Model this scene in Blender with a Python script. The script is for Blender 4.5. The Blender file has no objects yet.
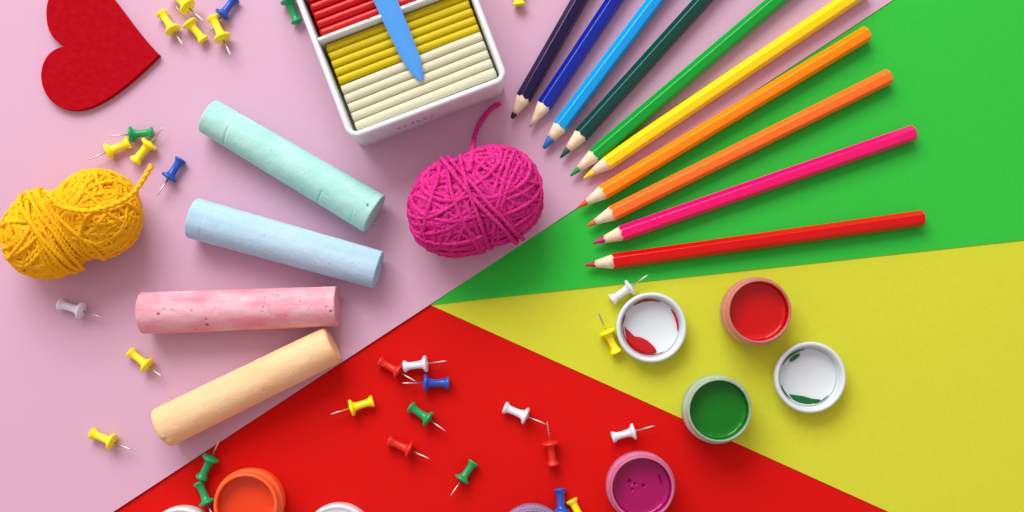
import bpy, bmesh, math, random
from mathutils import Vector, Matrix, noise
random.seed(7)
S = bpy.context.scene
C = S.collection
MM = 0.001

# ------------------------------------------------------------------ camera
HCAM = 550.0                    # camera height over the paper, mm
PX = 528.0 / 1024               # mm of paper per photo pixel
CX, CY = 512.0, 330.0           # point straight under the camera
cam_d = bpy.data.cameras.new("camera")
cam = bpy.data.objects.new("camera", cam_d)
C.objects.link(cam)
cam.location = (0, 0, HCAM * MM)
cam_d.sensor_width = 36.0
cam_d.lens = 36.0 * HCAM / 528.0
cam_d.shift_y = (CY - 256) / 1024
cam_d.clip_start = 0.01
cam_d.clip_end = 20
S.camera = cam

# ------------------------------------------------------------------ light
w = bpy.data.worlds.new("World")
S.world = w
w.use_nodes = True
# dim room: dark ceiling overhead, paler toward the window side
wn = w.node_tree
wtc = wn.nodes.new("ShaderNodeTexCoord")
wdot = wn.nodes.new("ShaderNodeVectorMath")
wdot.operation = 'DOT_PRODUCT'
wdot.inputs[1].default_value = Vector((-0.45, 0.80, 0.22)).normalized()
wmr = wn.nodes.new("ShaderNodeMapRange")
wmr.inputs[1].default_value = 0.28
wmr.inputs[2].default_value = 0.9
wmr.inputs[3].default_value = 0.52
wmr.inputs[4].default_value = 1.5
wn.links.new(wtc.outputs["Generated"], wdot.inputs[0])
wn.links.new(wdot.outputs["Value"], wmr.inputs[0])
wn.links.new(wmr.outputs[0], wn.nodes["Background"].inputs[1])
wn.nodes["Background"].inputs[0].default_value = (1.0, 0.81, 0.82, 1)


def area(name, loc, size, power, col, target=(0, 0.03, 0)):
    l = bpy.data.lights.new(name, 'AREA')
    l.shape = 'RECTANGLE'
    l.size, l.size_y = size
    l.energy = power
    l.color = col
    o = bpy.data.objects.new(name, l)
    C.objects.link(o)
    o.location = loc
    o.rotation_euler = (Vector(target) - Vector(loc)).to_track_quat('-Z', 'Y').to_euler()
    return o


area("window_light", (-0.40, 1.00, 0.84), (0.95, 0.65), 17.4, (0.94, 1.0, 1.0))

S.view_settings.view_transform = 'Standard'
S.view_settings.look = 'None'
S.view_settings.exposure = 0
S.view_settings.gamma = 1


# ------------------------------------------------------------------ helpers
def P(px, py, z=0.0):
    """photo pixel -> point on the table at height z (mm)"""
    k = PX * (HCAM - z) / HCAM
    return Vector(((px - CX) * k, -(py - CY) * k, z))


def srgb(r, g, b):
    f = lambda c: (c / 255 / 12.92) if c / 255 <= 0.04045 else ((c / 255 + 0.055) / 1.055) ** 2.4
    return (f(r), f(g), f(b), 1)


def mat(name, col, rough=0.5, spec=0.5, bump=None, var=None, trans=0.0, coat=0.0, sss=0.0, metal=0.0, ior=1.45):
    """bump=(scale per mm, strength, stretch xyz); var=(scale, amount, second colour)"""
    m = bpy.data.materials.new(name)
    m.use_nodes = True
    nt = m.node_tree
    b = nt.nodes["Principled BSDF"]
    b.inputs["Base Color"].default_value = col
    b.inputs["Roughness"].default_value = rough
    b.inputs["Specular IOR Level"].default_value = spec
    b.inputs["IOR"].default_value = ior
    b.inputs["Metallic"].default_value = metal
    b.inputs["Transmission Weight"].default_value = trans
    b.inputs["Coat Weight"].default_value = coat
    b.inputs["Coat Roughness"].default_value = 0.08
    if sss:
        b.inputs["Subsurface Weight"].default_value = sss
        b.inputs["Subsurface Radius"].default_value = (1, 1, 1)
        b.inputs["Subsurface Scale"].default_value = 0.0015
    tc = nt.nodes.new("ShaderNodeTexCoord")

    def coords(sc):
        mp = nt.nodes.new("ShaderNodeMapping")
        mp.inputs["Scale"].default_value = sc
        nt.links.new(tc.outputs["Object"], mp.inputs["Vector"])
        return mp.outputs[0]
    if var:
        sc, amt, c2 = var[:3]
        st = var[3] if len(var) > 3 else (1, 1, 1)
        n = nt.nodes.new("ShaderNodeTexNoise")
        n.inputs["Scale"].default_value = sc * 1000
        n.inputs["Detail"].default_value = 6
        n.inputs["Roughness"].default_value = 0.6
        nt.links.new(coords(st), n.inputs["Vector"])
        r = nt.nodes.new("ShaderNodeMapRange")
        r.inputs[1].default_value = 0.35
        r.inputs[2].default_value = 0.68
        r.inputs[3].default_value = 0
        r.inputs[4].default_value = amt
        nt.links.new(n.outputs[0], r.inputs[0])
        mx = nt.nodes.new("ShaderNodeMix")
        mx.data_type = 'RGBA'
        mx.inputs[6].default_value = col
        mx.inputs[7].default_value = c2
        nt.links.new(r.outputs[0], mx.inputs[0])
        nt.links.new(mx.outputs[2], b.inputs["Base Color"])
        m["mix"] = mx.name
    if bump:
        sc, strength = bump[:2]
        st = bump[2] if len(bump) > 2 else (1, 1, 1)
        n = nt.nodes.new("ShaderNodeTexNoise")
        n.inputs["Scale"].default_value = sc * 1000
        n.inputs["Detail"].default_value = 5
        nt.links.new(coords(st), n.inputs["Vector"])
        bp = nt.nodes.new("ShaderNodeBump")
        bp.inputs["Strength"].default_value = strength
        bp.inputs["Distance"].default_value = 0.0002
        nt.links.new(n.outputs[0], bp.inputs["Height"])
        nt.links.new(bp.outputs[0], b.inputs["Normal"])
    return m


def add_spots(m, scale, thresh, col):
    """sparse pigment grains and pits over the base colour"""
    nt = m.node_tree
    b = nt.nodes["Principled BSDF"]
    src = b.inputs["Base Color"].links[0].from_socket
    tc = nt.nodes.new("ShaderNodeTexCoord")
    v = nt.nodes.new("ShaderNodeTexVoronoi")
    v.inputs["Scale"].default_value = scale * 1000
    v.inputs["Randomness"].default_value = 1
    nt.links.new(tc.outputs["Object"], v.inputs["Vector"])
    n = nt.nodes.new("ShaderNodeTexNoise")
    n.inputs["Scale"].default_value = scale * 450
    nt.links.new(tc.outputs["Object"], n.inputs["Vector"])
    mu = nt.nodes.new("ShaderNodeMath")
    mu.operation = 'MULTIPLY'
    nt.links.new(n.outputs[0], mu.inputs[0])
    mu.inputs[1].default_value = thresh
    r = nt.nodes.new("ShaderNodeMath")
    r.operation = 'LESS_THAN'
    nt.links.new(v.outputs["Distance"], r.inputs[0])
    nt.links.new(mu.outputs[0], r.inputs[1])
    sep = nt.nodes.new("ShaderNodeSeparateColor")
    nt.links.new(v.outputs["Color"], sep.inputs[0])
    g = nt.nodes.new("ShaderNodeMath")
    g.operation = 'GREATER_THAN'
    g.inputs[1].default_value = 0.72
    nt.links.new(sep.outputs[0], g.inputs[0])
    m2 = nt.nodes.new("ShaderNodeMath")
    m2.operation = 'MULTIPLY'
    nt.links.new(r.outputs[0], m2.inputs[0])
    nt.links.new(g.outputs[0], m2.inputs[1])
    mx = nt.nodes.new("ShaderNodeMix")
    mx.data_type = 'RGBA'
    nt.links.new(m2.outputs[0], mx.inputs[0])
    nt.links.new(src, mx.inputs[6])
    mx.inputs[7].default_value = col
    nt.links.new(mx.outputs[2], b.inputs["Base Color"])


def obj(name, verts, faces, m, parent=None, smooth=True, loc=None):
    """verts in mm, linked as ONE mesh object"""
    me = bpy.data.meshes.new(name)
    me.from_pydata([tuple(Vector(v) * MM) for v in verts], [], faces)
    bm = bmesh.new()
    bm.from_mesh(me)
    bmesh.ops.recalc_face_normals(bm, faces=bm.faces)
    bm.to_mesh(me)
    bm.free()
    me.validate()
    if smooth:
        me.polygons.foreach_set("use_smooth", [True] * len(me.polygons))
    me.materials.append(m)
    o = bpy.data.objects.new(name, me)
    C.objects.link(o)
    if parent:
        o.parent = parent
    if loc is not None:
        o.location = Vector(loc) * MM
    return o


def sharp(o, deg=35):
    o.data.set_sharp_from_angle(angle=math.radians(deg))
    return o


def tag(o, label, cat, group=None, kind=None):
    if label:
        o["label"] = label
    if cat:
        o["category"] = cat
    if group:
        o["group"] = group
    if kind:
        o["kind"] = kind
    return o


def thing(name, label, cat, loc=(0, 0, 0), rotz=0.0, group=None):
    o = bpy.data.objects.new(name, None)
    o.empty_display_size = 0.01
    C.objects.link(o)
    o.location = Vector(loc) * MM
    o.rotation_euler = (0, 0, rotz)
    return tag(o, label, cat, group)


def lathe(prof, n=96, closed=False):
    """prof: list of (r, z); revolve round z"""
    vs, fs = [], []
    rings = []
    for r, z in prof:
        if r < 1e-6:
            rings.append([len(vs)])
            vs.append((0, 0, z))
        else:
            rings.append(list(range(len(vs), len(vs) + n)))
            vs += [(r * math.cos(2 * math.pi * i / n), r * math.sin(2 * math.pi * i / n), z) for i in range(n)]
    m = len(rings)
    for k in range(m if closed else m - 1):
        a, b = rings[k], rings[(k + 1) % m]
        for i in range(n):
            j = (i + 1) % n
            if len(a) == 1 and len(b) == 1:
                continue
            if len(a) == 1:
                fs.append((a[0], b[i], b[j]))
            elif len(b) == 1:
                fs.append((a[i], a[j], b[0]))
            else:
                fs.append((a[i], a[j], b[j], b[i]))
    return vs, fs


def xform(vs, M):
    return [M @ Vector(v) for v in vs]


def join(*parts):
    V, F = [], []
    for vs, fs in parts:
        o = len(V)
        V += list(vs)
        F += [tuple(i + o for i in f) for f in fs]
    return V, F


def tube(pts, rad, n=6, lobes=0, depth=0.0, pitch=4.0, cap=True, rfun=None):
    """tube along pts (mm); lobed turning section = plied yarn"""
    vs, fs = [], []
    pts = [Vector(p) for p in pts]
    N = len(pts)
    t0 = (pts[1] - pts[0]).normalized()
    up = Vector((0, 0, 1)) if abs(t0.z) < 0.9 else Vector((1, 0, 0))
    nrm = (up - t0 * up.dot(t0)).normalized()
    s = 0.0
    ph = random.random() * 6.28
    for i, p in enumerate(pts):
        t = (pts[min(i + 1, N - 1)] - pts[max(i - 1, 0)]).normalized()
        nrm = (nrm - t * nrm.dot(t))
        nrm = nrm.normalized() if nrm.length > 1e-6 else t.orthogonal().normalized()
        bn = t.cross(nrm)
        if i:
            s += (p - pts[i - 1]).length
        tw = s / pitch * 2 * math.pi + ph
        r0 = rad if rfun is None else rad * rfun(i / (N - 1))
        for k in range(n):
            a = 2 * math.pi * k / n
            r = r0 * (1 + (depth * math.cos(lobes * (a - tw)) if lobes else 0))
            vs.append(p + nrm * (r * math.cos(a)) + bn * (r * math.sin(a)))
    for i in range(N - 1):
        for k in range(n):
            j = (k + 1) % n
            fs.append((i * n + k, i * n + j, (i + 1) * n + j, (i + 1) * n + k))
    if cap:
        fs.append(tuple(range(n))[::-1])
        fs.append(tuple((N - 1) * n + k for k in range(n)))
    return vs, fs


def spline(ctrl, step=0.7):
    """Catmull-Rom through control points"""
    c = [Vector(p) for p in ctrl]
    c = [c[0] * 2 - c[1]] + c + [c[-1] * 2 - c[-2]]
    out = []
    for i in range(1, len(c) - 2):
        p0, p1, p2, p3 = c[i - 1:i + 3]
        n = max(2, int((p2 - p1).length / step))
        for k in range(n):
            t = k / n
            out.append(0.5 * ((2 * p1) + (p2 - p0) * t + (2 * p0 - 5 * p1 + 4 * p2 - p3) * t * t + (3 * p1 - p0 - 3 * p2 + p3) * t ** 3))
    out.append(c[-2])
    return out


# ------------------------------------------------------------------ setting: table and four coloured sheets
table_m = mat("table_white", (0.6, 0.6, 0.58, 1), 0.6)
obj("table_top", [(-700, -600, -1.6), (700, -600, -1.6), (700, 700, -1.6), (-700, 700, -1.6),
                  (-700, -600, -20), (700, -600, -20), (700, 700, -20), (-700, 700, -20)],
    [(0, 1, 2, 3), (7, 6, 5, 4), (0, 4, 5, 1), (1, 5, 6, 2), (2, 6, 7, 3), (3, 7, 4, 0)], table_m, smooth=False)["kind"] = "structure"


def paper(poly, ztop, colour, label, c2):
    th = 0.30
    n = len(poly)
    vs = [(x, y, ztop) for x, y in poly] + [(x, y, ztop - th) for x, y in poly]
    fs = [tuple(range(n)), tuple(range(2 * n - 1, n - 1, -1))] + [(i, i + n, (i + 1) % n + n, (i + 1) % n) for i in range(n)]
    m = mat("paper_" + label.split()[0], colour, 0.75, 0.10, bump=(0.9, 0.45), var=(0.35, 0.55, c2))
    o = obj("paper_sheet", vs, fs, m, smooth=False)
    return tag(o, label, "paper", "coloured paper sheets")


def shrink(c, f):
    return (c[0] * f, c[1] * f, c[2] * f, 1)


q = lambda x, y: tuple(P(x, y))[:2]
red_c, yel_c, grn_c, pnk_c = (0.63, 0.006, 0.004, 1), (0.60, 0.640, 0.038, 1), (0.032, 0.51, 0.050, 1), (0.625, 0.388, 0.515, 1)
paper([q(-180, 760), q(1000, 760), q(1000, 480), q(560, 260), q(250, 260), q(-180, 500)], -1.20, red_c,
      "red paper sheet lowest of the four, under the scattered push pins", shrink(red_c, 0.93))
paper([q(430.5, 305), q(975, 551), q(1250, 676), q(1250, 100), q(700, 180), q(380, 283)], -0.80, yel_c,
      "yellow paper sheet under the two paint lids and green jar", shrink(yel_c, 0.94))
paper([q(400, 308.3), q(430, 305), q(1024, 240), q(1250, 215.3), q(1250, -200), q(700, -200), q(400, 240)], -0.40, grn_c,
      "green paper sheet under the butt ends of the warm coloured pencils", shrink(grn_c, 0.93))
paper([q(-180, -200), q(1196.6, -200), q(893, 0), q(430, 304.5), q(113, 512), q(-180, 703)], 0.0, pnk_c,
      "pink paper sheet on top, under the chalk sticks and yarn", shrink(pnk_c, 0.96))
Z_P, Z_G, Z_Y, Z_R = 0.02, -0.38, -0.78, -1.18

# ------------------------------------------------------------------ push pins
PIN = {
    'yellow': mat("pin_yellow", (0.98, 0.86, 0.006, 1), 0.28, 0.5),
    'green': mat("pin_green", (0.004, 0.33, 0.10, 1), 0.25, 0.5),
    'blue': mat("pin_blue", (0.010, 0.09, 0.48, 1), 0.25, 0.5),
    'red': mat("pin_red", (0.70, 0.022, 0.012, 1), 0.25, 0.5),
    'white': mat("pin_white", (0.76, 0.76, 0.84, 1), 0.3, 0.5),
    'grey': mat("pin_pale_grey", (0.76, 0.76, 0.88, 1), 0.28, 0.5),
}
steel = mat("pin_steel", (0.60, 0.57, 0.53, 1), 0.38, metal=1.0)
TILT = math.asin(1.1 / 11.0)
RM = Matrix.Translation((0, 0, 3.15)) @ Matrix.Rotation(-TILT, 4, 'Y') @ Matrix.Rotation(math.radians(90), 4, 'Y')
gv, gf = lathe([(0, -1.0), (2.4, -1.0), (3.0, -0.85), (3.15, -0.45), (3.1, 0.0), (2.75, 0.6), (2.25, 1.3), (1.98, 2.3), (1.90, 4.5),
                (1.98, 7.2), (2.25, 8.6), (2.9, 9.5), (3.9, 9.95), (4.3, 10.3), (4.4, 10.8), (4.3, 11.3), (3.9, 11.55), (1.8, 11.6), (0.9, 12.1), (0, 12.2)], 40)
grip_v = xform(gv, RM)
nv, nf = lathe([(0, 11.6), (0.42, 11.6), (0.42, 20.0), (0.34, 20.9), (0.05, 22.4), (0, 22.45)], 14)
need_v = xform(nv, RM)
pin_mesh = {}


def pin(head, tip, col, z, label, dz=0.0, scale=None):
    h, t = P(*head, z + 3.3 + dz), P(*tip, z + 4.5 + dz)
    d = t - h
    a = math.atan2(d.y, d.x)
    L = math.hypot(d.x, d.y)
    sc = scale or min(1.1, max(0.90, L / 22.3))
    mid = (h + t) / 2
    base = mid - Vector((math.cos(a), math.sin(a), 0)) * (11.2 * sc)
    r = thing("push_pin", label, "push pin", (base.x, base.y, z + dz), a, "push pins scattered over the papers")
    r.scale = (sc, sc, sc)
    if col not in pin_mesh:
        g = obj("grip", grip_v, gf, PIN[col], r)
        n = obj("needle", need_v, nf, steel, r)
        pin_mesh[col] = (g.data, n.data)
    else:
        for nm, me in zip(("grip", "needle"), pin_mesh[col]):
            o = bpy.data.objects.new(nm, me)
            C.objects.link(o)
            o.parent = r
    return r


pin((162, 14), (184.5, 47), 'yellow', Z_P, "yellow push pin closest to the red heart, in the pin cluster above")
pin((172, -8), (205.3, 23), 'yellow', Z_P, "yellow push pin whose head is cut by the photo's top edge, beside a blue one", dz=2.5)
pin((202.5, 39), (176, 6.5), 'yellow', Z_P, "yellow push pin with its needle pointing up between two other yellow pins")
pin((213.5, 19), (232.5, 58.5), 'yellow', Z_P, "yellow push pin lying over the blue pin's needle near the heart", dz=0.8)
pin((233.8, -1), (210, 31.5), 'blue', Z_P, "blue push pin at the photo's top edge among yellow pins")
pin((296.5, 20.5), (280, -20), 'green', Z_P, "green push pin next to the white modelling clay box")
pin((519, 3.5), (515, -42), 'yellow', Z_P, "yellow push pin between clay box and pencils, mostly cut by the top edge")
pin((151, 132.5), (109.5, 136.5), 'green', Z_P, "green push pin above the yellow yarn ball", dz=0.3)
pin((128, 143), (88, 160.5), 'yellow', Z_P, "yellow push pin beside the yarn ball, needle pointing toward it under a green pin")
pin((136, 160), (164, 127), 'yellow', Z_P, "yellow push pin beside the yarn's loose end, needle pointing up over green pin")
pin((180, 160.5), (157.5, 196), 'blue', Z_P, "blue push pin between the yellow yarn end and the blue chalk")
pin((61, 304.5), (103, 317.5), 'grey', Z_P, "pale grey translucent push pin below the yellow yarn ball")
pin((131.5, 353), (164.5, 378.5), 'yellow', Z_P, "yellow push pin between the pink and the peach chalk sticks")
pin((93, 434), (133, 450), 'yellow', Z_P, "lone yellow push pin beside the chipped end of the peach chalk")
pin((202, 477), (221, 438), 'green', Z_R, "green push pin with its needle touching the pink paper edge", dz=0.4)
pin((199.5, 484), (216, 523), 'green', Z_R, "green push pin pressed against the orange paint jar")
pin((371.5, 401.5), (330, 414.5), 'yellow', Z_R, "yellow push pin alone on the red paper, between peach chalk and green pin")
pin((381, 362), (417, 382), 'red', Z_R, "red push pin next to a white and a blue pin, needle touching blue's", dz=0.5)
pin((405.5, 366.5), (447.5, 360.8), 'white', Z_R, "white push pin lying right above the blue one on red paper")
pin((447, 383), (402, 383), 'blue', Z_R, "blue push pin on the red paper directly below a white pin")
pin((411.5, 407.5), (446.5, 431.5), 'green', Z_R, "green push pin on red paper above the middle red pin")
pin((390.5, 441.5), (430.5, 459), 'red', Z_R, "red push pin between the two green pins on the red paper")
pin((473, 463.5), (450, 496.5), 'green', Z_R, "green push pin with needle pointing down, on open red paper")
pin((506, 408), (547, 424.5), 'white', Z_R, "white push pin whose needle meets an upright red pin's needle")
pin((553, 463.5), (547, 421), 'red', Z_R, "red push pin with needle pointing up to the white pin's tip", dz=0.3)
pin((614, 437), (655, 425.5), 'white', Z_R, "white push pin just above the magenta paint jar")
pin((560, 490.5), (563, 535), 'blue', Z_R, "blue push pin beside the pale blue jar at the bottom edge", scale=1.02)
pin((572.5, 502), (592, 540), 'yellow', Z_R, "yellow push pin cut by the bottom edge beside a blue pin", scale=1.0)
pin((613, 299), (648.5, 274.5), 'white', Z_Y, "white push pin between the red pencil and the red smeared lid", dz=0.25)
pin((616, 351), (597.5, 311.5), 'yellow', Z_Y, "yellow push pin on yellow paper touching the red smeared lid")

# ------------------------------------------------------------------ coloured pencils
wood_m = mat("pencil_wood", (0.82, 0.70, 0.50, 1), 0.65, 0.3, bump=(1.2, 0.5, (0.12, 1, 1)), var=(0.9, 0.6, (0.68, 0.52, 0.32, 1), (0.12, 1, 1)))


def pencil(tip, end, col, label, zb, lead_len=5.0, cone=15.5, tipr=0.35, leadcol=None, af=3.6, length=None, roll=10):
    t = P(*tip, zb + af)
    e = P(*end, zb + af)
    d = e - t
    a = math.atan2(d.y, d.x)
    L = length or math.hypot(d.x, d.y)
    r = thing("colored_pencil", label, "pencil", (t.x, t.y, zb), a, "coloured pencils fanned out")
    # rounded hexagon: (angle, radius) list, flat face down
    rc = 1.0
    ang = []
    for k in range(6):
        base = math.radians(60 * k)              # corner directions; flats at 30 deg -> top flat at 90
        hc = (af - rc) / math.cos(math.radians(30))
        cx, cy = hc * math.cos(base), hc * math.sin(base)
        for j in range(7):
            b = base + math.radians(-30 + 10 * j)
            ang.append((cx + rc * math.cos(b), cy + rc * math.sin(b)))
        # mid flat points
        b = base + math.radians(30)
        nx, ny = math.cos(b), math.sin(b)
        tx, ty = -ny, nx
        hw = (af - rc) * math.tan(math.radians(30))
        for f in (-0.6, -0.2, 0.2, 0.6):
            ang.append((nx * af + tx * hw * f, ny * af + ty * hw * f))
    ro = math.radians(roll)
    ang = [(y * math.cos(ro) - z * math.sin(ro), y * math.sin(ro) + z * math.cos(ro)) for y, z in ang]
    zc = -min(z for y, z in ang) * 1.015
    n = len(ang)
    k = af / (cone - 1.0)                        # cone radius per mm
    Rs = [math.hypot(*p) for p in ang]
    x0 = tipr / k
    off = -x0                                    # blunt tip sits at x=0
    xm = sum(Rs) / n / k + off
    wob = [0.15 * math.sin(7 * i * 2 * math.pi / n + a * 9) + random.uniform(-0.15, 0.15) for i in range(n)]
    xb = [xm + 0.6 * (Rs[i] / k + off - xm) + wob[i] for i in range(n)]
    # barrel
    vs = [(xb[i], ang[i][0], ang[i][1]) for i in range(n)]
    vs += [(xb[i] + 0.25, ang[i][0] * 1.015, ang[i][1] * 1.015) for i in range(n)]
    for f in (0.25, 0.5, 0.75):
        vs += [(cone + 4 + (L - cone - 4) * f, ang[i][0] * 1.015, ang[i][1] * 1.015) for i in range(n)]
    for dx, s in ((0.9, 1.015), (0.25, 0.97), (0.0, 0.86), (0.0, 0.4)):
        vs += [(L - dx, ang[i][0] * s, ang[i][1] * s) for i in range(n)]
    rings = len(vs) // n
    fs = []
    for rr in range(rings - 1):
        for i in range(n):
            j = (i + 1) % n
            fs.append((rr * n + i, rr * n + j, (rr + 1) * n + j, (rr + 1) * n + i))
    fs.append(tuple((rings - 1) * n + i for i in range(n)))
    vs = [(x, y, z + zc) for x, y, z in vs]
    bm_ = mat("pencil_paint", col, 0.21, 0.42)
    sharp(obj("barrel", vs, fs, bm_, r), 9)
    # wood cone (from lead edge into the barrel)
    wl = lead_len
    vs = []
    lr = k * (wl + x0)
    for f in (0.0, 0.33, 0.66, 1.0):
        for i in range(n):
            aa = math.atan2(ang[i][1], ang[i][0])
            xx = wl * (1 - f) + (xb[i] + 0.15) * f
            if f == 0.0:
                xx += 0.3 * math.sin(3 * aa + a * 5)
            rad = k * (xx + x0) * (0.995)
            vs.append((xx, rad * math.cos(aa), rad * math.sin(aa)))
    fs = []
    for rr in range(3):
        for i in range(n):
            j = (i + 1) % n
            fs.append((rr * n + i, rr * n + j, (rr + 1) * n + j, (rr + 1) * n + i))
    fs.append(tuple(range(n)))
    fs.append(tuple(3 * n + i for i in range(n)))
    vs = [(x, y, z + zc) for x, y, z in vs]
    obj("sharpened_wood", vs, fs, wood_m, r)
    # lead
    lc = leadcol or col
    lm = mat("pencil_lead", lc, 0.5, 0.4, bump=(2.0, 0.5))
    prof = [(0, 0.0), (tipr * 0.6, 0.02), (tipr * 0.98, 0.25)]
    for f in (0.3, 0.6, 1.0):
        xx = 0.25 + (wl + 0.4 - 0.25) * f
        prof.append((k * (xx + x0) * 1.004, xx))
    prof.append((0, wl + 0.6))
    lv, lf = lathe(prof, 24)
    lv = [(z, x, y + zc) for x, y, z in lv]
    lv = [tuple(Vector(v) + Vector((0, 1, 1)) * 0.10 * noise.noise(Vector(v) * 0.9 + Vector((a * 7, 0, 0)))) for v in lv]
    obj("lead", lv, lf, lm, r)
    return r


LEN = 174.0
pencil((511.7, 118.5), (579.5, 0), (0.012, 0.004, 0.045, 1), "dark violet, almost black pencil nearest the clay box", Z_P, 2.6, 15.5, 0.9, (0.02, 0.012, 0.03, 1), length=LEN)
pencil((529.5, 127.5), (614.5, 0), (0.004, 0.018, 0.30, 1), "navy blue pencil between the dark violet and sky blue ones", Z_P, 1.2, 15.0, 0.45, (0.25, 0.25, 0.32, 1), length=LEN)
pencil((543.5, 148.5), (656, 0), (0.001, 0.33, 0.76, 1), "sky blue pencil with a thick blunt blue lead", Z_P, 6.0, 18.0, 0.95, (0.02, 0.14, 0.52, 1), length=LEN)
pencil((560.2, 158), (703, 0), (0.001, 0.055, 0.042, 1), "dark green pencil between sky blue and bright green ones", Z_P, 5.6, 18.0, 0.55, (0.01, 0.08, 0.05, 1), length=LEN)
pencil((570.3, 176), (777, 0), (0.002, 0.33, 0.030, 1), "bright green pencil lying beside the yellow one", Z_P, 5.2, 18.0, 0.5, (0.01, 0.28, 0.05, 1), length=LEN)
pencil((583.5, 178.5), (863.5, -10), (0.92, 0.68, 0.003, 1), "yellow pencil lying between the bright green and amber ones", Z_P, 5.5, 15.5, 0.4, length=LEN)
pencil((578, 207.5), (867.5, 33), (0.98, 0.25, 0.0005, 1), "amber orange pencil with a red orange lead across two papers", Z_P, 4.8, 17.0, 0.5, (0.72, 0.07, 0.015, 1))
pencil((587, 226), (889.5, 76), (0.98, 0.17, 0.018, 1), "coral orange pencil between the amber and the magenta pink one", Z_G, 4.2, 16.5, 0.5, (0.70, 0.10, 0.03, 1))
pencil((592.5, 243.5), (914, 132.5), (0.86, 0.002, 0.15, 1), "hot pink pencil on green paper next to the red one", Z_G, 6.0, 17.5, 0.5, (0.50, 0.01, 0.16, 1))
pencil((584.5, 265.5), (923, 218), (0.62, 0.001, 0.002, 1), "red pencil on green paper, last of the fan near the yellow sheet", Z_G, 5.0, 16.5, 0.45, (0.50, 0.02, 0.03, 1), roll=6)

# ------------------------------------------------------------------ chalk sticks


def chalk(a, b, ra, rb, m, label, grooves=(), pits=(), chip=None, zb=Z_P, seed=0, endr=0.45):
    z0, z1 = zb + ra, zb + rb
    A, B = P(*a, z0), P(*b, z1)
    d = B - A
    an = math.atan2(d.y, d.x)
    L = math.hypot(d.x, d.y)
    NX, NA = 230, 120
    vs, fs, pit_shade = [], [], []
    xs = [0.0, 0.0, 0.0] + [L * i / (NX - 1) for i in range(NX)] + [L, L, L]
    infl = [0.0, 0.5, 0.85]
    tot = len(xs)
    for i, x in enumerate(xs):
        base = ra + (rb - ra) * x / L
        f = 1.0
        if i < 3:
            f = infl[i]
        elif i >= tot - 3:
            f = infl[tot - 1 - i]
        else:
            e = min(x, L - x)
            if e < endr:
                f = 1 - (1 - math.sqrt(max(0, 1 - (1 - e / endr) ** 2))) * endr * 0.75 / base
        for j in range(NA):
            t = 2 * math.pi * j / NA
            cy, cz = math.cos(t), math.sin(t)
            sp = Vector((x * 0.12, cy * base * 0.12, cz * base * 0.12 + seed))
            dr = 0.13 * noise.noise(sp * 2.0) + 0.075 * noise.noise(sp * 9) + 0.06 * noise.noise(sp * 27)
            deg = math.degrees(t) % 360
            for gx, g0, g1, dep, wd, sl in grooves:
                if g0 <= deg <= g1 and 3 <= i < tot - 3:
                    xx = x - gx - sl * (deg - (g0 + g1) / 2)
                    fade = min(1, (deg - g0) / 8, (g1 - deg) / 8)
                    dr -= dep * fade * math.exp(-(xx / wd) ** 2)
            shade = 0.0  # painted shade inside the pits, stronger where they are deeper
            for px_, pd, pr, pdep in pits:
                s = base * math.radians((deg - pd + 180) % 360 - 180)
                q2 = ((x - px_) ** 2 + s * s) / (pr * pr)
                if q2 < 6:
                    dr -= pdep * math.exp(-q2)
                    shade = max(shade, min(1.0, max(0.0, pdep - 0.35) * 1.5) * math.exp(-q2 * 0.7))
            dx = 0.0
            if i < 3 or i >= tot - 3:
                dx = 0.18 * noise.noise(Vector((seed, cy * base * f * 0.5, cz * base * f * 0.5)))
            r_ = max(0, base * f + dr * (1 if f > 0 else 0))
            vs.append((x + dx, cy * r_, cz * r_ + base))
            pit_shade.append(shade)
    for i in range(tot - 1):
        for j in range(NA):
            k = (j + 1) % NA
            fs.append((i * NA + j, i * NA + k, (i + 1) * NA + k, (i + 1) * NA + j))
    o = obj("chalk_stick", vs, fs, m, loc=(A.x, A.y, zb))
    o.rotation_euler = (0, 0, an)
    at = o.data.attributes.new("pit_shade", 'FLOAT', 'POINT')
    at.data.foreach_set("value", pit_shade)
    sharp(o, 50)
    return tag(o, label, "chalk", "chunky pastel chalk sticks")


def surf(a, b, pts):
    """photo pixels on a stick -> (mm along it, degrees round it, radius, depth)"""
    out = []
    for x, y, r, d in pts:
        t = (x - a[0]) / (b[0] - a[0])
        ln = math.hypot(b[0] - a[0], b[1] - a[1])
        off = ((y - a[1]) * (b[0] - a[0]) - (x - a[0]) * (b[1] - a[1])) / ln
        t = ((x - a[0]) * (b[0] - a[0]) + (y - a[1]) * (b[1] - a[1])) / ln ** 2
        out.append((t * ln * 0.506, 90 + math.degrees(math.asin(max(-0.97, min(0.97, off / 20.6)))), r, d))
    return out


def chalk_mat(name, c, c2, spot, st=(0.35, 1, 1)):
    m = mat(name, c, 0.92, 0.10, bump=(1.5, 0.8), var=(0.12, 1.0, c2, st))
    add_spots(m, 0.28, 0.26, spot)
    nt = m.node_tree
    b = nt.nodes["Principled BSDF"]
    src = b.inputs["Base Color"].links[0].from_socket
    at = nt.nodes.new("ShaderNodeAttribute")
    at.attribute_name = "pit_shade"
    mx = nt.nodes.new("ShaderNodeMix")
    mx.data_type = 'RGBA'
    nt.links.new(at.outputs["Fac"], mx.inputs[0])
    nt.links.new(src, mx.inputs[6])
    mx.inputs[7].default_value = (spot[0] * 0.35, spot[1] * 0.25, spot[2] * 0.25, 1)  # dark colour mixed into the pits to deepen their shade
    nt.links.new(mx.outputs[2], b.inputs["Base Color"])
    return m


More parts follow.
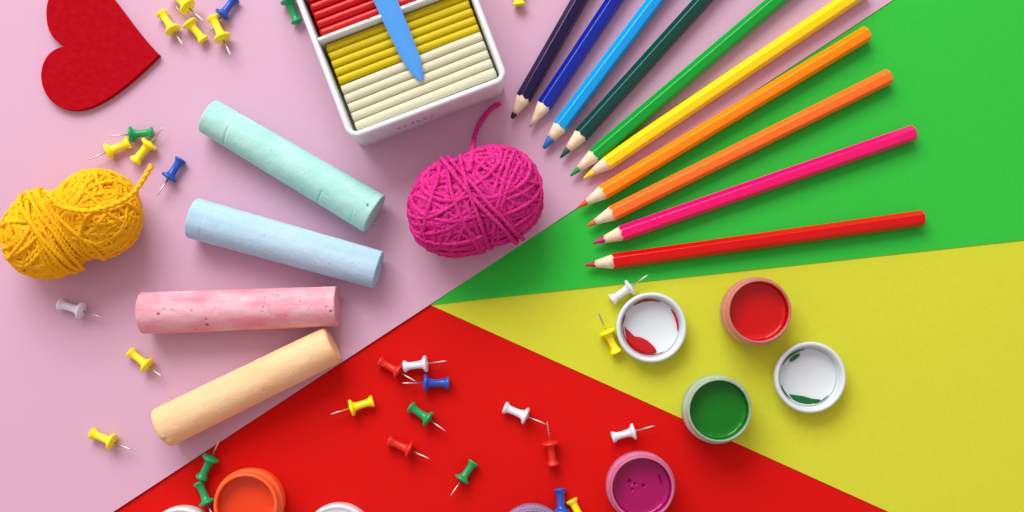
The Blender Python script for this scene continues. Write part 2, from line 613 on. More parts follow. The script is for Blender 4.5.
chalk((208.5, 116), (374.5, 214), 9.1, 10.6, chalk_mat("chalk_mint", (0.33, 0.70, 0.60, 1), (0.46, 0.76, 0.70, 1), (0.24, 0.60, 0.48, 1)),
      "mint green chalk stick nearest the clay box, with two cut marks", seed=3,
      grooves=[(15, 85, 175, .45, .38, .012), (71, 105, 175, .42, .33, -.01), (90, 100, 160, .2, .4, 0.02)],
      pits=surf((208.5, 116), (374.5, 214), [(371.3, 208, .5, 1.1)]) + [(60, 95, .5, .25), (35, 70, .6, .25)])
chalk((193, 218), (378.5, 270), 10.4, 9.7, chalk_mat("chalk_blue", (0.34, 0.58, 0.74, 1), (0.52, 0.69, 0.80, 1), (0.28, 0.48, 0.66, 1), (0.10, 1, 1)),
      "light blue chalk stick between the mint and the pink one", seed=9,
      grooves=[(72, 100, 150, .22, .5, .22), (80, 108, 145, .2, .4, .3), (8, 20, 160, .12, .5, 0)], pits=[(40, 85, .5, .3), (12, 60, .6, .3), (55, 80, .5, .25)])
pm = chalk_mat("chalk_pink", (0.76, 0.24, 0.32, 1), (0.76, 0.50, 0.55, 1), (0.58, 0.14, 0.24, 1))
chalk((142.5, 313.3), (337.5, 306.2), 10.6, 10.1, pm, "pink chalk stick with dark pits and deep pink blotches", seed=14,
      grooves=[(67, 78, 122, .6, .5, .04), (95, 60, 100, .2, .6, .05)],
      pits=surf((142.5, 313.3), (337.5, 306.2), [(165.2, 314.5, .55, 1.0), (211.4, 325, .6, 1.1), (211.4, 319.7, .4, .8), (333.7, 312.2, .5, 1.0), (178.6, 311, .45, .6), (170.4, 309.8, .4, .6),
            (159.4, 294.6, .4, .6), (162.9, 301.6, .4, .7), (221.5, 298, .4, .6), (229, 296.5, .4, .5), (220.8, 309.8, .8, .35), (219.5, 313, .7, .3), (195, 308, .7, .3), (281.7, 297, .7, .4),
            (283, 299, .6, .3), (314.5, 307, .6, .4), (313, 310, .5, .3), (320, 293.5, .5, .4), (329.8, 308, .5, .5), (306, 294, .4, .3), (268.8, 304, .45, .5), (268, 308, .45, .6), (267, 312, .45, .5), (278, 327.5, .6, .4)]))
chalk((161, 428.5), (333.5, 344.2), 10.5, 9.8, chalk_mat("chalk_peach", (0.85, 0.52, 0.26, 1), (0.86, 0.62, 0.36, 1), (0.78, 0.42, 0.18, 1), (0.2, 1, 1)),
      "peach chalk stick with one chipped end, reaching over the red paper", seed=21, endr=2.2,
      grooves=[(60, 60, 80, .2, .6, .3)], pits=[(1.5, 128, 1.2, .5), (3.4, 140, 1.1, -0.45), (2.2, 118, .7, -0.3)] + surf((161, 428.5), (333.5, 344.2), [(180, 409, .4, .35), (200, 397, .45, .5), (202, 398, .4, .3), (268, 390, .8, .3), (181, 424, .5, .3), (240, 385, .4, .2)]))

# ------------------------------------------------------------------ wooden heart
heart_px = [(66.3, 46.3), (60, 43.5), (54.5, 39), (50, 32.5), (47.3, 25), (46.2, 15), (47, 4), (51, -7), (58, -15), (68, -20), (80, -22), (92, -18.5), (103, -11.5),
            (112, -3), (122, 10), (134, 26), (147, 42), (157.5, 53.5), (158.3, 55.2), (150, 63.5), (137, 75.5), (124, 86.5), (111, 96), (99, 103), (88, 107.8), (77, 110), (67, 109.3),
            (57, 105.5), (49, 98.5), (43.5, 89), (41, 78), (41.8, 68), (45.5, 58.5), (51, 52), (58, 48), (64, 46.6)]


def densify(pts, n=6):
    c = [Vector((x, y, 0)) for x, y in pts]
    out = []
    N = len(c)
    for i in range(N):
        p0, p1, p2, p3 = c[i - 1], c[i], c[(i + 1) % N], c[(i + 2) % N]
        if i in (0,):
            p0 = p1
        if i == N - 1:
            p3 = p2
        if i == 17:
            p0 = p1
        for k in range(n):
            t = k / n
            v = 0.5 * ((2 * p1) + (p2 - p0) * t + (2 * p0 - 5 * p1 + 4 * p2 - p3) * t * t + (3 * p1 - p0 - 3 * p2 + p3) * t ** 3)
            out.append((v.x, v.y))
    return out


HZ = 3.6
hp = [P(x, y, HZ) for x, y in densify(heart_px, 4)]
cen = sum(hp, Vector()) / len(hp)
vs, fs = [], []
n = len(hp)
lev = [(0.0, 0.0), (HZ - 0.25, 0.0), (HZ - 0.08, 0.06), (HZ, 0.22)]
for z, ins in lev:
    for i, p in enumerate(hp):
        tdir = (hp[(i + 1) % n] - hp[i - 1]).normalized()
        nr = Vector((tdir.y, -tdir.x, 0))
        if nr.dot(p - cen) < 0:
            nr = -nr
        v = p - nr * ins - cen
        vs.append((v.x, v.y, z))
for k in range(3):
    for i in range(n):
        j = (i + 1) % n
        fs.append((k * n + i, k * n + j, (k + 1) * n + j, (k + 1) * n + i))
fs.append(tuple(range(n)))
fs.append(tuple(3 * n + i for i in range(n)))
hm = mat("heart_stain", (0.37, 0.0005, 0.006, 1), 0.65, 0.03, bump=(1.1, 0.06, (1.0, 0.25, 1)), var=(0.35, 0.4, (0.44, 0.010, 0.018, 1), (0.9, 1.3, 1)))
h = sharp(obj("wooden_heart", vs, fs, hm, loc=(cen.x, cen.y, Z_P)), 12)
tag(h, "flat red painted wooden heart lying on the pink paper", "heart")

# ------------------------------------------------------------------ box of modelling clay
BZ = 33.0
c0 = P(349, 140, BZ)
c1 = P(509, 79.5, BZ)
bang = math.atan2(c1.y - c0.y, c1.x - c0.x)
BW = (c1 - c0).length
BL = 112.0
box = thing("clay_box", "white plastic box holding red, yellow and white clay bars", "box", (c0.x, c0.y, Z_P), bang)
box_m = mat("box_white", (0.71, 0.76, 0.78, 1), 0.32, 0.5, sss=0.15, bump=(0.12, 0.05))


def rrect(x0, y0, x1, y1, r, k=8):
    out = []
    for cx, cy, a0 in ((x1 - r, y1 - r, 0), (x0 + r, y1 - r, 90), (x0 + r, y0 + r, 180), (x1 - r, y0 + r, 270)):
        for i in range(k + 1):
            a = math.radians(a0 + 90 * i / k)
            out.append((cx + r * math.cos(a), cy + r * math.sin(a)))
    return out


loops = [(2.2, 0, 6), (1.3, 0, 6), (0.9, 0.8, 6), (0.6, 10, 6), (0.5, 20, 6), (0.3, 29.6, 6), (0.0, 29.9, 6), (0.0, 32.0, 6), (0.3, 32.7, 6), (0.9, BZ, 5.6), (1.8, BZ, 5.0), (2.5, 32.7, 4.4), (2.8, 32.0, 4), (3.0, 14, 3.6), (3.2, 3, 3.4), (3.9, 2.0, 3)]
vs, fs = [], []
for ins, z, r in loops:
    vs += [(x, y, z) for x, y in rrect(ins, ins, BW - ins, BL - ins, max(0.8, r - ins * 0.3))]
n = 36
for k in range(len(loops) - 1):
    for i in range(n):
        j = (i + 1) % n
        fs.append((k * n + i, k * n + j, (k + 1) * n + j, (k + 1) * n + i))
fs.append(tuple(range(n)))
fs.append(tuple((len(loops) - 1) * n + i for i in range(n)))
sharp(obj("tray", vs, fs, box_m, box), 40)


def divider(v, parent):
    prof = [(-1.5, 1.6), (-1.3, 29.8), (-1.0, 30.9), (-0.4, 31.4), (0.4, 31.4), (1.0, 30.9), (1.3, 29.8), (1.5, 1.6)]
    us = [3.0, 20, 28.6, 29.2, 29.8, 30.4, 40, 50, 51, 52, 60, BW - 3.0]
    notch = {29.2: -0.5, 29.8: -0.9, 50: 0.0, 51: 0.4}
    vs = []
    for u in us:
        dz = notch.get(u, 0)
        vs += [(u, v + y, z + (dz if z > 20 else 0)) for y, z in prof]
    fs = []
    m = len(prof)
    for i in range(len(us) - 1):
        for j in range(m - 1):
            fs.append((i * m + j, i * m + j + 1, (i + 1) * m + j + 1, (i + 1) * m + j))
    sharp(obj("divider", vs, fs, box_m, parent), 40)


divider(51.3, box)
divider(77.5, box)
# small moulded mark on the long side of the box, too faint to read in the photograph
mark_m = mat("mark_ink", (0.34, 0.22, 0.38, 1), 0.5)
mv, mf = [], []
random.seed(3)
for mx, mw, mh in [(22.5, 2.6, 3.4), (26, 2.4, 4.6), (29, 3.4, 4.4), (33, 3.0, 5.0), (36.6, 3.0, 4.6), (40.4, 2.4, 3.6)]:
    cz = 14.5
    for j in range(5):
        xa, za = mx + mw * random.random(), cz + 2 + mh * (random.random() - 0.5)
        xc, zc_ = mx + mw * random.random(), cz + mh * (random.random() - 0.5)
        dd = Vector((xc - xa, 0, zc_ - za))
        if dd.length < 0.8:
            continue
        nn_ = Vector((-dd.z, 0, dd.x)).normalized() * 0.22
        b = len(mv)
        for yy in (0.46 + j * 0.01, 0.75):
            mv += [(xa - nn_.x, yy, za - nn_.z), (xc - nn_.x, yy, zc_ - nn_.z), (xc + nn_.x, yy, zc_ + nn_.z), (xa + nn_.x, yy, za + nn_.z)]
        mf += [(b, b + 1, b + 2, b + 3), (b + 7, b + 6, b + 5, b + 4), (b, b + 4, b + 5, b + 1), (b + 1, b + 5, b + 6, b + 2), (b + 2, b + 6, b + 7, b + 3), (b + 3, b + 7, b + 4, b)]
obj("printed_mark", mv, mf, mark_m, box, smooth=False)


def local(o, u, v, z):
    return Matrix.Translation(Vector((c0.x, c0.y, Z_P))) @ Matrix.Rotation(bang, 4, 'Z') @ Vector((u, v, z))


def clay(u0, v0, u1, v1, top, m, label, nr=5, seed=0, skew=0.0):
    W, D = u1 - u0, v1 - v0
    NU, NV = 90, nr * 16 + 1
    vs, fs = [], []
    for i in range(NU):
        for j in range(NV):
            f = j / (NV - 1)
            ph = (f * nr) % 1.0 if j < NV - 1 else 1.0
            hgt = 2.0 * math.sqrt(max(0, 1 - (2 * ph - 1) ** 2)) ** 0.8
            u = u0 + W * i / (NU - 1)
            e = min(i, NU - 1 - i)
            jag = 0.0
            if e == 0:
                hgt -= 0.5
            jag = 0.35 * noise.noise(Vector((seed, f * 7, 3))) * (1 if i > NU / 2 else -1) * (1 if e < 2 else 0)
            zz = top - 1.35 + hgt + 0.22 * noise.noise(Vector((u * 0.06, f * 3, seed))) + 0.05 * noise.noise(Vector((u * 0.5, f * 30, seed)))
            vv = v0 + D * f + 0.25 * noise.noise(Vector((u * 0.03, 0, seed))) + skew * (u - u0)
            vs.append((u + jag, vv, zz))
    for i in range(NU - 1):
        for j in range(NV - 1):
            fs.append((i * NV + j, i * NV + j + 1, (i + 1) * NV + j + 1, (i + 1) * NV + j))
    # skirt and bottom
    per = [i * NV for i in range(NU)] + [(NU - 1) * NV + j for j in range(1, NV)] + [i * NV + NV - 1 for i in range(NU - 2, -1, -1)] + [j for j in range(NV - 2, 0, -1)]
    b = len(vs)
    for k in per:
        vs.append((vs[k][0], vs[k][1], 2.2))
    m_ = len(per)
    for i in range(m_):
        j = (i + 1) % m_
        fs.append((per[i], per[j], b + j, b + i))
    fs.append(tuple(b + i for i in range(m_)))
    o0 = local(None, u0, v0, 0)
    vs = [(x - u0, y - v0, z) for x, y, z in vs]
    o = sharp(obj("clay_bar", vs, fs, m, loc=o0), 75)
    o.rotation_euler = (0, 0, bang)
    return tag(o, label, "modelling clay", "ribbed modelling clay bars in the white box")


cw = mat("clay_white", (0.62, 0.61, 0.43, 1), 0.5, 0.35, bump=(0.5, 0.25, (0.15, 1, 1)), sss=0.1, var=(0.3, 0.5, (0.66, 0.62, 0.44, 1), (0.1, 1, 1)))
cy_ = mat("clay_yellow", (0.58, 0.46, 0.002, 1), 0.45, 0.25, bump=(0.5, 0.25, (0.15, 1, 1)))
cr = mat("clay_red", (0.52, 0.001, 0.003, 1), 0.30, 0.4, bump=(0.5, 0.25, (0.15, 1, 1)))
clay(4.8, 4.3, 78.6, 28.0, 26.5, cw, "off white ribbed clay bar beside the yellow one", seed=2, skew=0.012)
clay(4.8, 28.4, 78.6, 49.4, 26.3, cy_, "yellow ribbed clay bar between divider and off white bar", seed=5, skew=0.004)
clay(4.8, 53.1, 78.6, 75.4, 27.0, cr, "glossy red ribbed clay bar beyond the divider", seed=8)

# knife laid across the box
KZ = 25.0
kp_l = [(360, -30), (366.5, -15), (373, 0), (387, 30), (401, 58.5), (409, 70), (415.5, 78), (420, 81.3)]
kp_r = [(384, -34), (391, -17), (397.5, 0), (409, 28), (419.8, 56), (422.5, 68), (423.8, 77), (422.5, 80.8)]
vs = []
m_ = len(kp_l)
fl = []
for i in range(m_):
    f = i / (m_ - 1)
    y = kp_l[i][1]
    zc = 33.4 - 5.3 * max(0, (y + 30)) / 112.0
    a, b = P(*kp_l[i], zc), P(*kp_r[i], zc)
    c = (a + b) / 2
    th = 0.9 * (1 - 0.6 * f)
    d = (b - a)
    for t, up in ((0.0, 0.0), (0.12, 1.0), (0.5, 1.15), (0.88, 1.0), (1.0, 0.0), (0.88, -0.6), (0.12, -0.6)):
        p = a + d * t
        vs.append((p.x, p.y, zc + up * th))
fs = []
for i in range(m_ - 1):
    for k in range(7):
        j = (k + 1) % 7
        fs.append((i * 7 + k, i * 7 + j, (i + 1) * 7 + j, (i + 1) * 7 + k))
fs.append(tuple(range(7)))
fs.append(tuple((m_ - 1) * 7 + k for k in range(7)))
kc = sum((Vector(v) for v in vs), Vector()) / len(vs)
km = mat("knife_blue", (0.075, 0.33, 0.80, 1), 0.35, 0.45, bump=(0.3, 0.12), sss=0.1)
k = sharp(obj("clay_knife", [tuple(Vector(v) - kc) for v in vs], fs, km, loc=kc), 60)
tag(k, "light blue plastic modelling knife laid across the clay box", "knife")

# ------------------------------------------------------------------ paint jars


def jar(cpx, zb, label, plastic, paint_m, rim_m=None, level=22.5, blobs=(), seed=0.0, body=17.4, mouth=16.0, inner=14.8, coat_m=None):
    c = P(*cpx, zb + 14)
    r = thing("paint_jar", label, "paint jar", (c.x, c.y, zb), 0, "open gouache paint jars")
    T = 20.0
    level -= 9.3
    prof = [(0, 0.8), (body - 4.5, 0.8), (body - 4.0, 0), (body - 2.4, 0), (body - 1.3, 0.8), (body - 0.9, 2.0), (body, 8.0), (body, 13.2), (body - 0.25, 13.9), (mouth + 0.3, 14.3), (mouth, 14.7),
            (mouth, 15.4), (mouth + 0.35, 15.9), (mouth, 16.5), (mouth, T - 0.9), (mouth - 0.12, T - 0.3), (mouth - 0.4, T), (inner + 0.35, T), (inner + 0.08, T - 0.3), (inner, T - 0.9),
            (inner, 11.4), (inner + 0.2, 10.6), (body - 1.6, 9.6), (body - 1.6, 7), (body - 2.4, 3), (body - 4, 1.9), (0, 1.8)]
    sharp(obj("jar_wall", *lathe(prof, 96), plastic, r), 50)
    # paint: fills the jar, curls up at the glass, with a film left round the mouth
    n = 96
    rings = [(0, 0)] + [(0.35 * q_, 0) for q_ in range(1, 32)] + [ (inner - 1.6, 0.12), (inner - 0.8, 0.45), (inner - 0.35, 1.1), (inner - 0.16, 2.0)]
    vs, fs = [(0, 0, level)], []
    for rr, up in rings[1:]:
        for i in range(n):
            a = 2 * math.pi * i / n
            k = (rr / inner) ** 6
            x, y = rr * math.cos(a), rr * math.sin(a)
            zz = level + up + (0.16 * noise.noise(Vector((x * 0.16, y * 0.16, seed * 3))) + 0.05 * noise.noise(Vector((x * 0.5, y * 0.3, seed)))) * (1 - k) + 0.9 * k * noise.noise(Vector((math.cos(a) * 3.2, math.sin(a) * 3.2, seed)))
            for bx, by, br, bh in blobs:
                zz += bh * math.exp(-((x - bx) ** 2 + (y - by) ** 2) / (br * br))
            vs.append((x, y, zz))
    nr = len(rings) - 1
    for i in range(n):
        fs.append((0, 1 + i, 1 + (i + 1) % n))
    for k in range(nr - 1):
        for i in range(n):
            j = (i + 1) % n
            fs.append((1 + k * n + i, 1 + k * n + j, 1 + (k + 1) * n + j, 1 + (k + 1) * n + i))
    low = [(inner - 0.16, 10.6), (body - 1.8, 9.4), (body - 1.8, 7), (body - 2.6, 3.1), (body - 4.2, 2.0)]
    prev = 1 + (nr - 1) * n
    for rr, z in low:
        b = len(vs)
        for i in range(n):
            a = 2 * math.pi * i / n
            vs.append((rr * math.cos(a), rr * math.sin(a), z))
        for i in range(n):
            j = (i + 1) % n
            fs.append((prev + i, prev + j, b + j, b + i))
        prev = b
    fs.append(tuple(prev + i for i in range(n)))
    sharp(obj("paint", vs, fs, paint_m, r), 60)
    # smeared coat of paint on the inside of the mouth
    vs, fs = [], []
    for i in range(n):
        a = 2 * math.pi * i / n
        hh = T - 1.6 + 1.0 * noise.noise(Vector((math.cos(a) * 1.6, math.sin(a) * 1.6, seed + 4)))
        for rr, z in ((inner - 0.02, level + 0.4), (inner - 0.22, level + 0.4), (inner - 0.18, hh - 0.3), (inner - 0.02, hh)):
            vs.append((rr * math.cos(a), rr * math.sin(a), z))
    for i in range(n):
        j = (i + 1) % n
        for k in range(4):
            l = (k + 1) % 4
            fs.append((i * 4 + k, j * 4 + k, j * 4 + l, i * 4 + l))
    obj("paint_film", vs, fs, coat_m or paint_m, r)
    return r


def plast(name, col, tr=0.55, rough=0.2):
    return mat(name, col, rough, 0.5, trans=tr, ior=1.4)


def paintm(name, col):
    return mat(name, col, 0.10, 0.45, bump=(0.10, 0.16))


jar((757, 311.5), Z_Y, "open jar of red paint standing on the yellow paper", plast("plastic_red_tint", (0.95, 0.45, 0.38, 1), 0.65), paintm("paint_red", (0.54, 0.001, 0.002, 1)), seed=0.3)
jar((717.5, 409.5), Z_Y, "open jar of green paint between the yellow and red papers", plast("plastic_green_tint", (0.70, 0.88, 0.74, 1), 0.65), paintm("paint_green", (0.001, 0.17, 0.005, 1)), seed=1.7)
jar((641, 486.5), Z_R, "open jar of magenta paint with small bubbles in it", plast("plastic_magenta_tint", (0.85, 0.28, 0.50, 1), 0.5), paintm("paint_magenta", (0.36, 0.001, 0.11, 1)), seed=2.9, level=22.0,
    blobs=((-5.7, 2.5, .75, -1.8), (-2.9, 1.2, .6, -1.5), (-4.2, -1.7, .55, -1.2), (1.4, 0.2, .7, -1.8), (-4.6, 0.8, .4, -.7), (9.8, 4.9, .6, -1.1), (10.5, 3.6, .6, -1.2), (11.0, 2.2, .6, -1.2), (11.3, 0.7, .5, -.9)))
jar((248.3, 503.5), Z_R, "open jar of orange paint beside two green pins", plast("plastic_orange_tint", (0.97, 0.14, 0.035, 1), 0.12), paintm("paint_orange", (0.78, 0.055, 0.006, 1)), seed=4.1,
    level=23.0, inner=14.3)
jar((532, 539.5), Z_R, "pale blue tinted jar cut by the bottom edge, next to blue pin", plast("plastic_blue_tint", (0.62, 0.58, 0.86, 1), 0.75), paintm("paint_blue", (0.03, 0.24, 0.46, 1)), seed=5.3, level=25.5)

# ------------------------------------------------------------------ jar lids
lid_m = mat("lid_white", (0.64, 0.71, 0.73, 1), 0.35, 0.5, sss=0.1)
lidpaint = {'red': paintm("lid_paint_red", (0.52, 0.006, 0.010, 1)), 'green': paintm("lid_paint_green", (0.006, 0.14, 0.02, 1)), 'pink': paintm("lid_paint_pink", (0.6, 0.06, 0.12, 1))}


def blob_mesh(outline, z, h):
    """smooth puddle from an outline (mm)"""
    pts = densify(outline, 5)
    n = len(pts)
    cx, cy = sum(p[0] for p in pts) / n, sum(p[1] for p in pts) / n
    vs, fs = [], []
    for s, zz in ((1, z - 0.3), (1, z + h * .35), (0.95, z + h * .75), (0.8, z + h), (0.4, z + h * 1.05)):
        vs += [(cx + (x - cx) * s, cy + (y - cy) * s, zz) for x, y in pts]
    for k in range(4):
        for i in range(n):
            j = (i + 1) % n
            fs.append((k * n + i, k * n + j, (k + 1) * n + j, (k + 1) * n + i))
    fs.append(tuple(range(n)))
    fs.append(tuple(4 * n + i for i in range(n)))
    return vs, fs


def arc_smear(r0, wd, a0, a1, z, h=0.4):
    """paint left on the sealing ring, tapering at both ends"""
    vs, fs = [], []
    n = 28
    for i in range(n):
        f = i / (n - 1)
        a = math.radians(a0 + (a1 - a0) * f)
        ww = wd * (math.sin(math.pi * f) ** 0.4 + 0.05) * (1 + 0.25 * noise.noise(Vector((a * 6, r0, 0))))
        for rr, zz in ((r0 - ww / 2, z - .1), (r0 - ww / 3, z + h), (r0 + ww / 3, z + h), (r0 + ww / 2, z - .1)):
            vs.append((rr * math.cos(a), rr * math.sin(a), zz))
    for i in range(n - 1):
        for k in range(4):
            l = (k + 1) % 4
            fs.append((i * 4 + k, i * 4 + l, (i + 1) * 4 + l, (i + 1) * 4 + k))
    fs += [(0, 1, 2, 3), tuple((n - 1) * 4 + k for k in (3, 2, 1, 0))]
    return vs, fs


LT = 9.0


def lid(cpx, zb, label, smears, R=17.9, col='red', closed=False):
    c = P(*cpx, zb + LT)
    r = thing("jar_lid", label, "jar lid", (c.x, c.y, zb), 0, "white jar lids")
    prof = [(0, 0), (R - 1.8, 0), (R - 1.1, 0.3), (R - 0.8, 1.2), (R, LT - 1.2), (R - 0.2, LT - 0.4), (R - 0.7, LT), (R - 1.5, LT), (R - 2.0, LT - 0.4), (R - 2.2, LT - 1.2),
            (R - 2.25, 6.6), (R - 2.6, 6.2), (R - 2.25, 3.45), (R - 2.3, 3.4), (R - 2.7, 2.9), (14.9, 2.8), (14.7, 3.0), (14.55, 3.4), (14.3, 3.5), (14.05, 3.4), (13.9, 2.6), (13.5, 2.3), (0, 2.2)]
    if closed:
        prof = [(0, 1.2), (R - 1.6, 1.2), (R - 1.6, 0), (R - 0.2, 0), (R, 0.4), (R, LT - 1.4), (R - 0.3, LT - 0.5), (R - 0.9, LT), (R - 1.7, LT), (R - 2.3, LT - 0.5), (R - 2.9, LT - 0.6), (0, LT - 0.5)]
    sharp(obj("lid_shell", *lathe(prof, 96), lid_m, r), 50)
    if smears:
        obj("paint_smear", *join(*smears), lidpaint[col], r)
    return r


def lp(cpx, pts, z=2.3):
    """photo pixels on a lid's floor -> mm in the lid's frame"""
    c = P(*cpx, LT + Z_Y)
    return [tuple((P(x, y, z + Z_Y) - c))[:2] for x, y in pts]


lc = (651.7, 327.5)
lid(lc, Z_Y, "white jar lid smeared with red paint, on yellow paper beside two pins",
    [blob_mesh(lp(lc, [(624.8, 327.0), (629, 331), (634, 336), (640, 337), (648, 341), (655, 348), (656, 352), (650, 353.5), (641, 352), (633, 347.5), (627, 340)]), 2.3, 1.3),
     arc_smear(14.1, 1.2, 68, 128, 3.45), arc_smear(14.1, 1.2, -8, 42, 3.45), arc_smear(14.2, 0.8, 152, 176, 3.45), arc_smear(14.0, 0.9, 176, 300, 3.2, .5)])
lc = (810.8, 377.5)
lid(lc, Z_Y, "white jar lid smeared with green paint, alone at the jars' side on yellow paper",
    [blob_mesh(lp(lc, [(789, 394), (795, 394.8), (803, 396), (812, 398.5), (820, 399.5), (818, 402), (810, 403.8), (801, 402.5), (793, 399)]), 2.3, 1.3),
     blob_mesh(lp(lc, [(791, 358.5), (795, 355), (800, 354), (798, 357), (793, 361), (789.5, 361.5)]), 2.3, 1.1),
     arc_smear(14.2, 0.9, 96, 155, 3.45), arc_smear(14.2, 0.8, 195, 232, 3.45), arc_smear(14.0, 0.7, 285, 318, 3.45)], R=18.2, col='green')
lid((337, 540.5), Z_R, "white jar lid cut by the bottom edge between orange and blue jars", [], R=18.2, closed=True)
lid((179.5, 543), Z_R, "white jar lid barely showing at the bottom edge beside green pins", [], R=18.0, closed=True)

# ------------------------------------------------------------------ yarn balls


def yarn(cpx, ang, c, r, zs, m, core_m, rad, name_label, bundles, tail, seed, fuzz=0, zlift=0, pitch=4.2):
    random.seed(seed)
    zc = r * zs + rad * 1.5
    o = P(*cpx, zc)
    root = thing("yarn_ball", name_label, "yarn ball", (o.x, o.y, Z_P), ang)
    F = Matrix.Scale(zs, 4, (0, 0, 1))

    def R(d):
        b = abs(d.x) * c
        e = noise.noise(d * 1.7 + Vector((seed, 0, 0)))
        return (b + math.sqrt(max(1e-6, b * b - (c * c - r * r)))) * (1 + 0.05 * e)

    parts = []
    for (az, el, d0, cnt, gap, lift) in bundles:
        cnt, gap = cnt, gap * random.uniform(0.95, 1.1)
        nrm0 = Vector((math.cos(math.radians(az)) * math.cos(math.radians(el)), math.sin(math.radians(az)) * math.cos(math.radians(el)), math.sin(math.radians(el))))
        for q_ in range(cnt):
            nn = (nrm0 + Vector((random.gauss(0, .09), random.gauss(0, .09), random.gauss(0, .09)))).normalized()
            d = d0 + (q_ - (cnt - 1) / 2) * gap + random.gauss(0, 0.35)
            u = nn.orthogonal().normalized()
            v = nn.cross(u)
            cc = nn * d
            pts = []
            NS = 130
            ok = True
            lf = lift + random.uniform(-1.1, 1.3)
            w0 = random.random() * 10
            for k in range(NS + 1):
                t = 2 * math.pi * k / NS
                di = u * math.cos(t) + v * math.sin(t)
                lo, hi = 0.0, 80.0
                if cc.length > R(cc.normalized() if cc.length > 1e-5 else di) * 0.93:
                    ok = False
                    break
                for _ in range(16):
                    mid = (lo + hi) / 2
                    p = cc + di * mid
                    if p.length < R(p.normalized()):
                        lo = mid
                    else:
                        hi = mid
                p = cc + di * lo
                wob = 0.55 * noise.noise(p * 0.14 + Vector((w0, 0, 0)))
                p = p + p.normalized() * (lf + wob) + nn * (0.8 * noise.noise(p * 0.07 + Vector((0, w0, 0))))
                p = F @ p
                p.z = max(p.z, -zc + rad + 0.1)
                p.z += zc
                pts.append(p)
            if ok:
                parts.append(tube(pts, rad * random.uniform(0.88, 1.1), 8, lobes=2, depth=0.32, pitch=pitch, cap=False))
    if fuzz:
        for _ in range(fuzz):
            d = Vector((random.gauss(0, 1), random.gauss(0, 1), random.gauss(0.3, 1))).normalized()
            p = F @ (d * (R(d) + 1.0))
            p.z = max(p.z, -zc + 0.5) + zc
            dr = (d + Vector((random.gauss(0, .8), random.gauss(0, .8), random.gauss(0, .5)))).normalized()
            L = random.uniform(1.0, 3.6)
            side = d.cross(dr) * random.uniform(-1.2, 1.2)
            pts = [p, p + dr * L * .35 + side * .1, p + dr * L * .7 + side * .5, p + dr * L + side]
            for q_ in pts:
                q_.z = max(0.15, q_.z)
            parts.append(tube(pts, 0.075, 3, cap=False))
    obj("wound_strands", *join(*parts), m, root)
    # core of inner windings, coloured dark as painted shade between the strands
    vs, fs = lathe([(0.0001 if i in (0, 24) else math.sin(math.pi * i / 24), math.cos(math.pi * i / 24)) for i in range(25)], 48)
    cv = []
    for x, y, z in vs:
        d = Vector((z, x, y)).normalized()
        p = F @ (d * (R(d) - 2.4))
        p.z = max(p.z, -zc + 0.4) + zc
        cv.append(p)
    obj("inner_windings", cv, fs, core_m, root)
    # loose end
    inv = Matrix.Rotation(-ang, 3, 'Z')
    tp = []
    for x, y, z in tail:
        p = P(x, y, z)
        v = inv @ Vector((p.x - o.x, p.y - o.y, 0))
        tp.append((v.x, v.y, z))
    parts = [tube(spline(tp, 0.5), rad * 1.0, 12, lobes=2, depth=0.18, pitch=pitch * 1.6, rfun=lambda f: 1.08 if f < 0.97 else 1.12)]
    if fuzz:
        sp_ = spline(tp, 0.5)
        for _ in range(40):
            p = random.choice(sp_)
            dr = Vector((random.gauss(0, 1), random.gauss(0, 1), random.gauss(0, .5))).normalized()
            parts.append(tube([p, p + dr * 1.2, p + dr * 2.0 + Vector((0, 0, .2))], 0.05, 3, cap=False))
    else:
        end = Vector(tp[-1])
        dr = (Vector(tp[-1]) - Vector(tp[-2])).normalized()
        for _ in range(14):
            q_ = dr + Vector((random.gauss(0, .35), random.gauss(0, .35), random.gauss(0, .3)))
            parts.append(tube([end - dr * 0.5, end + q_ * 0.8, end + q_ * 1.4], 0.10, 4, cap=False))
    obj("loose_end", *join(*parts), m, root)
    return root


yfib = mat("yarn_yellow", (0.95, 0.52, 0.010, 1), 0.85, 0.15, bump=(2.2, 0.9), var=(0.6, 0.6, (0.90, 0.42, 0.006, 1)))
ycore = mat("yarn_yellow_core_shade", (0.55, 0.22, 0.004, 1), 0.95, 0.1, bump=(1.0, 1.0))  # darker yarn colour, crevice shade painted into the core
pfib = mat("yarn_pink", (0.60, 0.008, 0.19, 1), 0.9, 0.15, bump=(2.2, 0.9), var=(0.6, 0.7, (0.70, 0.07, 0.33, 1)))
pcore = mat("yarn_pink_core_shade", (0.22, 0.004, 0.06, 1), 0.95, 0.1, bump=(1.0, 1.0))  # same yarn darkened, gap shade put into its colour

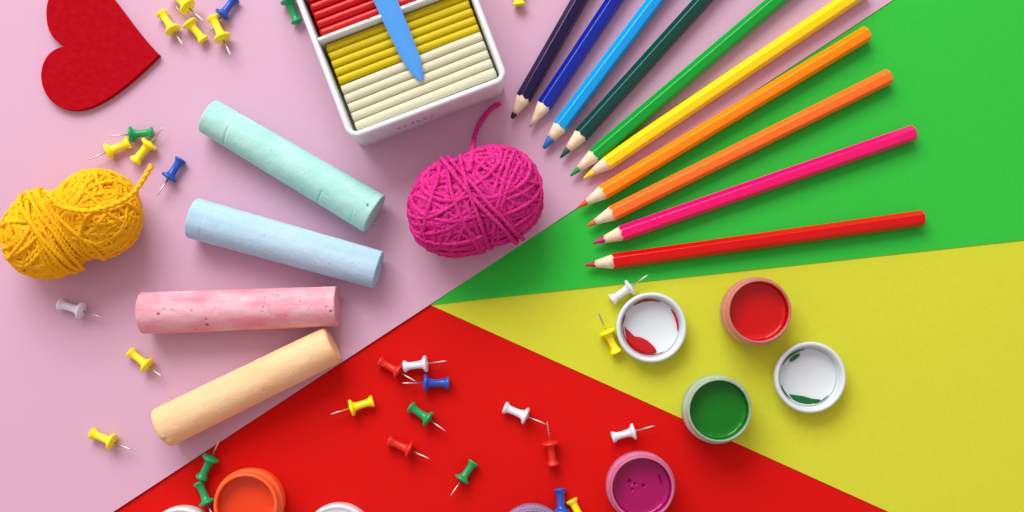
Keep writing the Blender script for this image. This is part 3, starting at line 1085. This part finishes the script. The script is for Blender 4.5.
mmp = 0.5156 / 1.045
yb = []
for s in (-1, 1):
    for az, el, d0, cnt, gap, lift in [(80, 10, 0, 15, 2.9, -0.2), (35, -10, 16, 12, 2.6, 0.4), (-25, 20, 12, 10, 2.5, 0.9), (110, 25, 4, 7, 2.7, 0.7), (10, 5, 26, 7, 2.4, 0.8), (60, 35, 14, 6, 2.6, 1.3), (-60, 30, 10, 5, 3.2, 1.5)]:
        yb.append((az * s, el * s, d0 * s, cnt, gap, lift))
yb += [(90, 60, -4, 7, 2.2, 1.4), (90, -62, 4, 6, 2.2, 1.4), (85, 78, 2, 4, 2.1, 1.6)]
yb += [(4, 6, -3, 6, 2.0, 2.6), (14, 0, -5, 5, 2.1, 3.4)]
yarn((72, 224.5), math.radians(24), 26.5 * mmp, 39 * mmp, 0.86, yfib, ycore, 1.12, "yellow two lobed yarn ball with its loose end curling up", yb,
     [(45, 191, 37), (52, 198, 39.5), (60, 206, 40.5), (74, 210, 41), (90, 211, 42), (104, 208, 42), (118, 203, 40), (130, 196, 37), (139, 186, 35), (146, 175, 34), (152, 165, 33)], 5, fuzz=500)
pb = []
for s in (-1, 1):
    for az, el, d0, cnt, gap, lift in [(85, 5, 0, 16, 2.8, -0.2), (60, -25, 8, 12, 2.5, 0.4), (110, 20, -6, 10, 2.6, 0.7), (30, 15, 18, 9, 2.4, 0.8), (-35, 10, 18, 8, 2.5, 1.0), (75, 40, 10, 6, 2.4, 1.2), (8, 0, 27, 5, 2.3, 0.9)]:
        pb.append((az * s, el * s, d0 * s, cnt, gap, lift))
pb += [(95, 55, -6, 7, 2.2, 1.5), (85, -55, 6, 6, 2.2, 1.4), (90, 80, 0, 4, 2.1, 1.6)]
pb += [(-4, 6, -1, 4, 2.2, 2.3), (16, 4, 4, 3, 2.2, 3.0)]
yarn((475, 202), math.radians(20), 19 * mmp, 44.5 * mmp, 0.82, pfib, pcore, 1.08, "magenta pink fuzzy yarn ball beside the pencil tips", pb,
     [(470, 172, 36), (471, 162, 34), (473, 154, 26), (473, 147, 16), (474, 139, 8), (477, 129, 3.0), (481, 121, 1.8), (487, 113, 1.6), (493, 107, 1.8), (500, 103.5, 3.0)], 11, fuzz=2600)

# fine loose fibre by the end of the mint chalk
fp = [P(x, y, z) for x, y, z in [(364, 222, 6), (368, 224, 3), (374, 223.5, .6), (380, 219.5, .3), (386, 215.5, .3), (392, 213, .35)]]
f0 = fp[0]
fo = obj("stray_fiber", *tube(spline([p - Vector((f0.x, f0.y, 0)) for p in fp], 0.5), 0.16, 5), mat("fiber_pale", (0.95, 0.72, 0.78, 1), 0.7), loc=(f0.x, f0.y, 0))
tag(fo, "thin pale thread curling from the mint chalk's end", "thread")
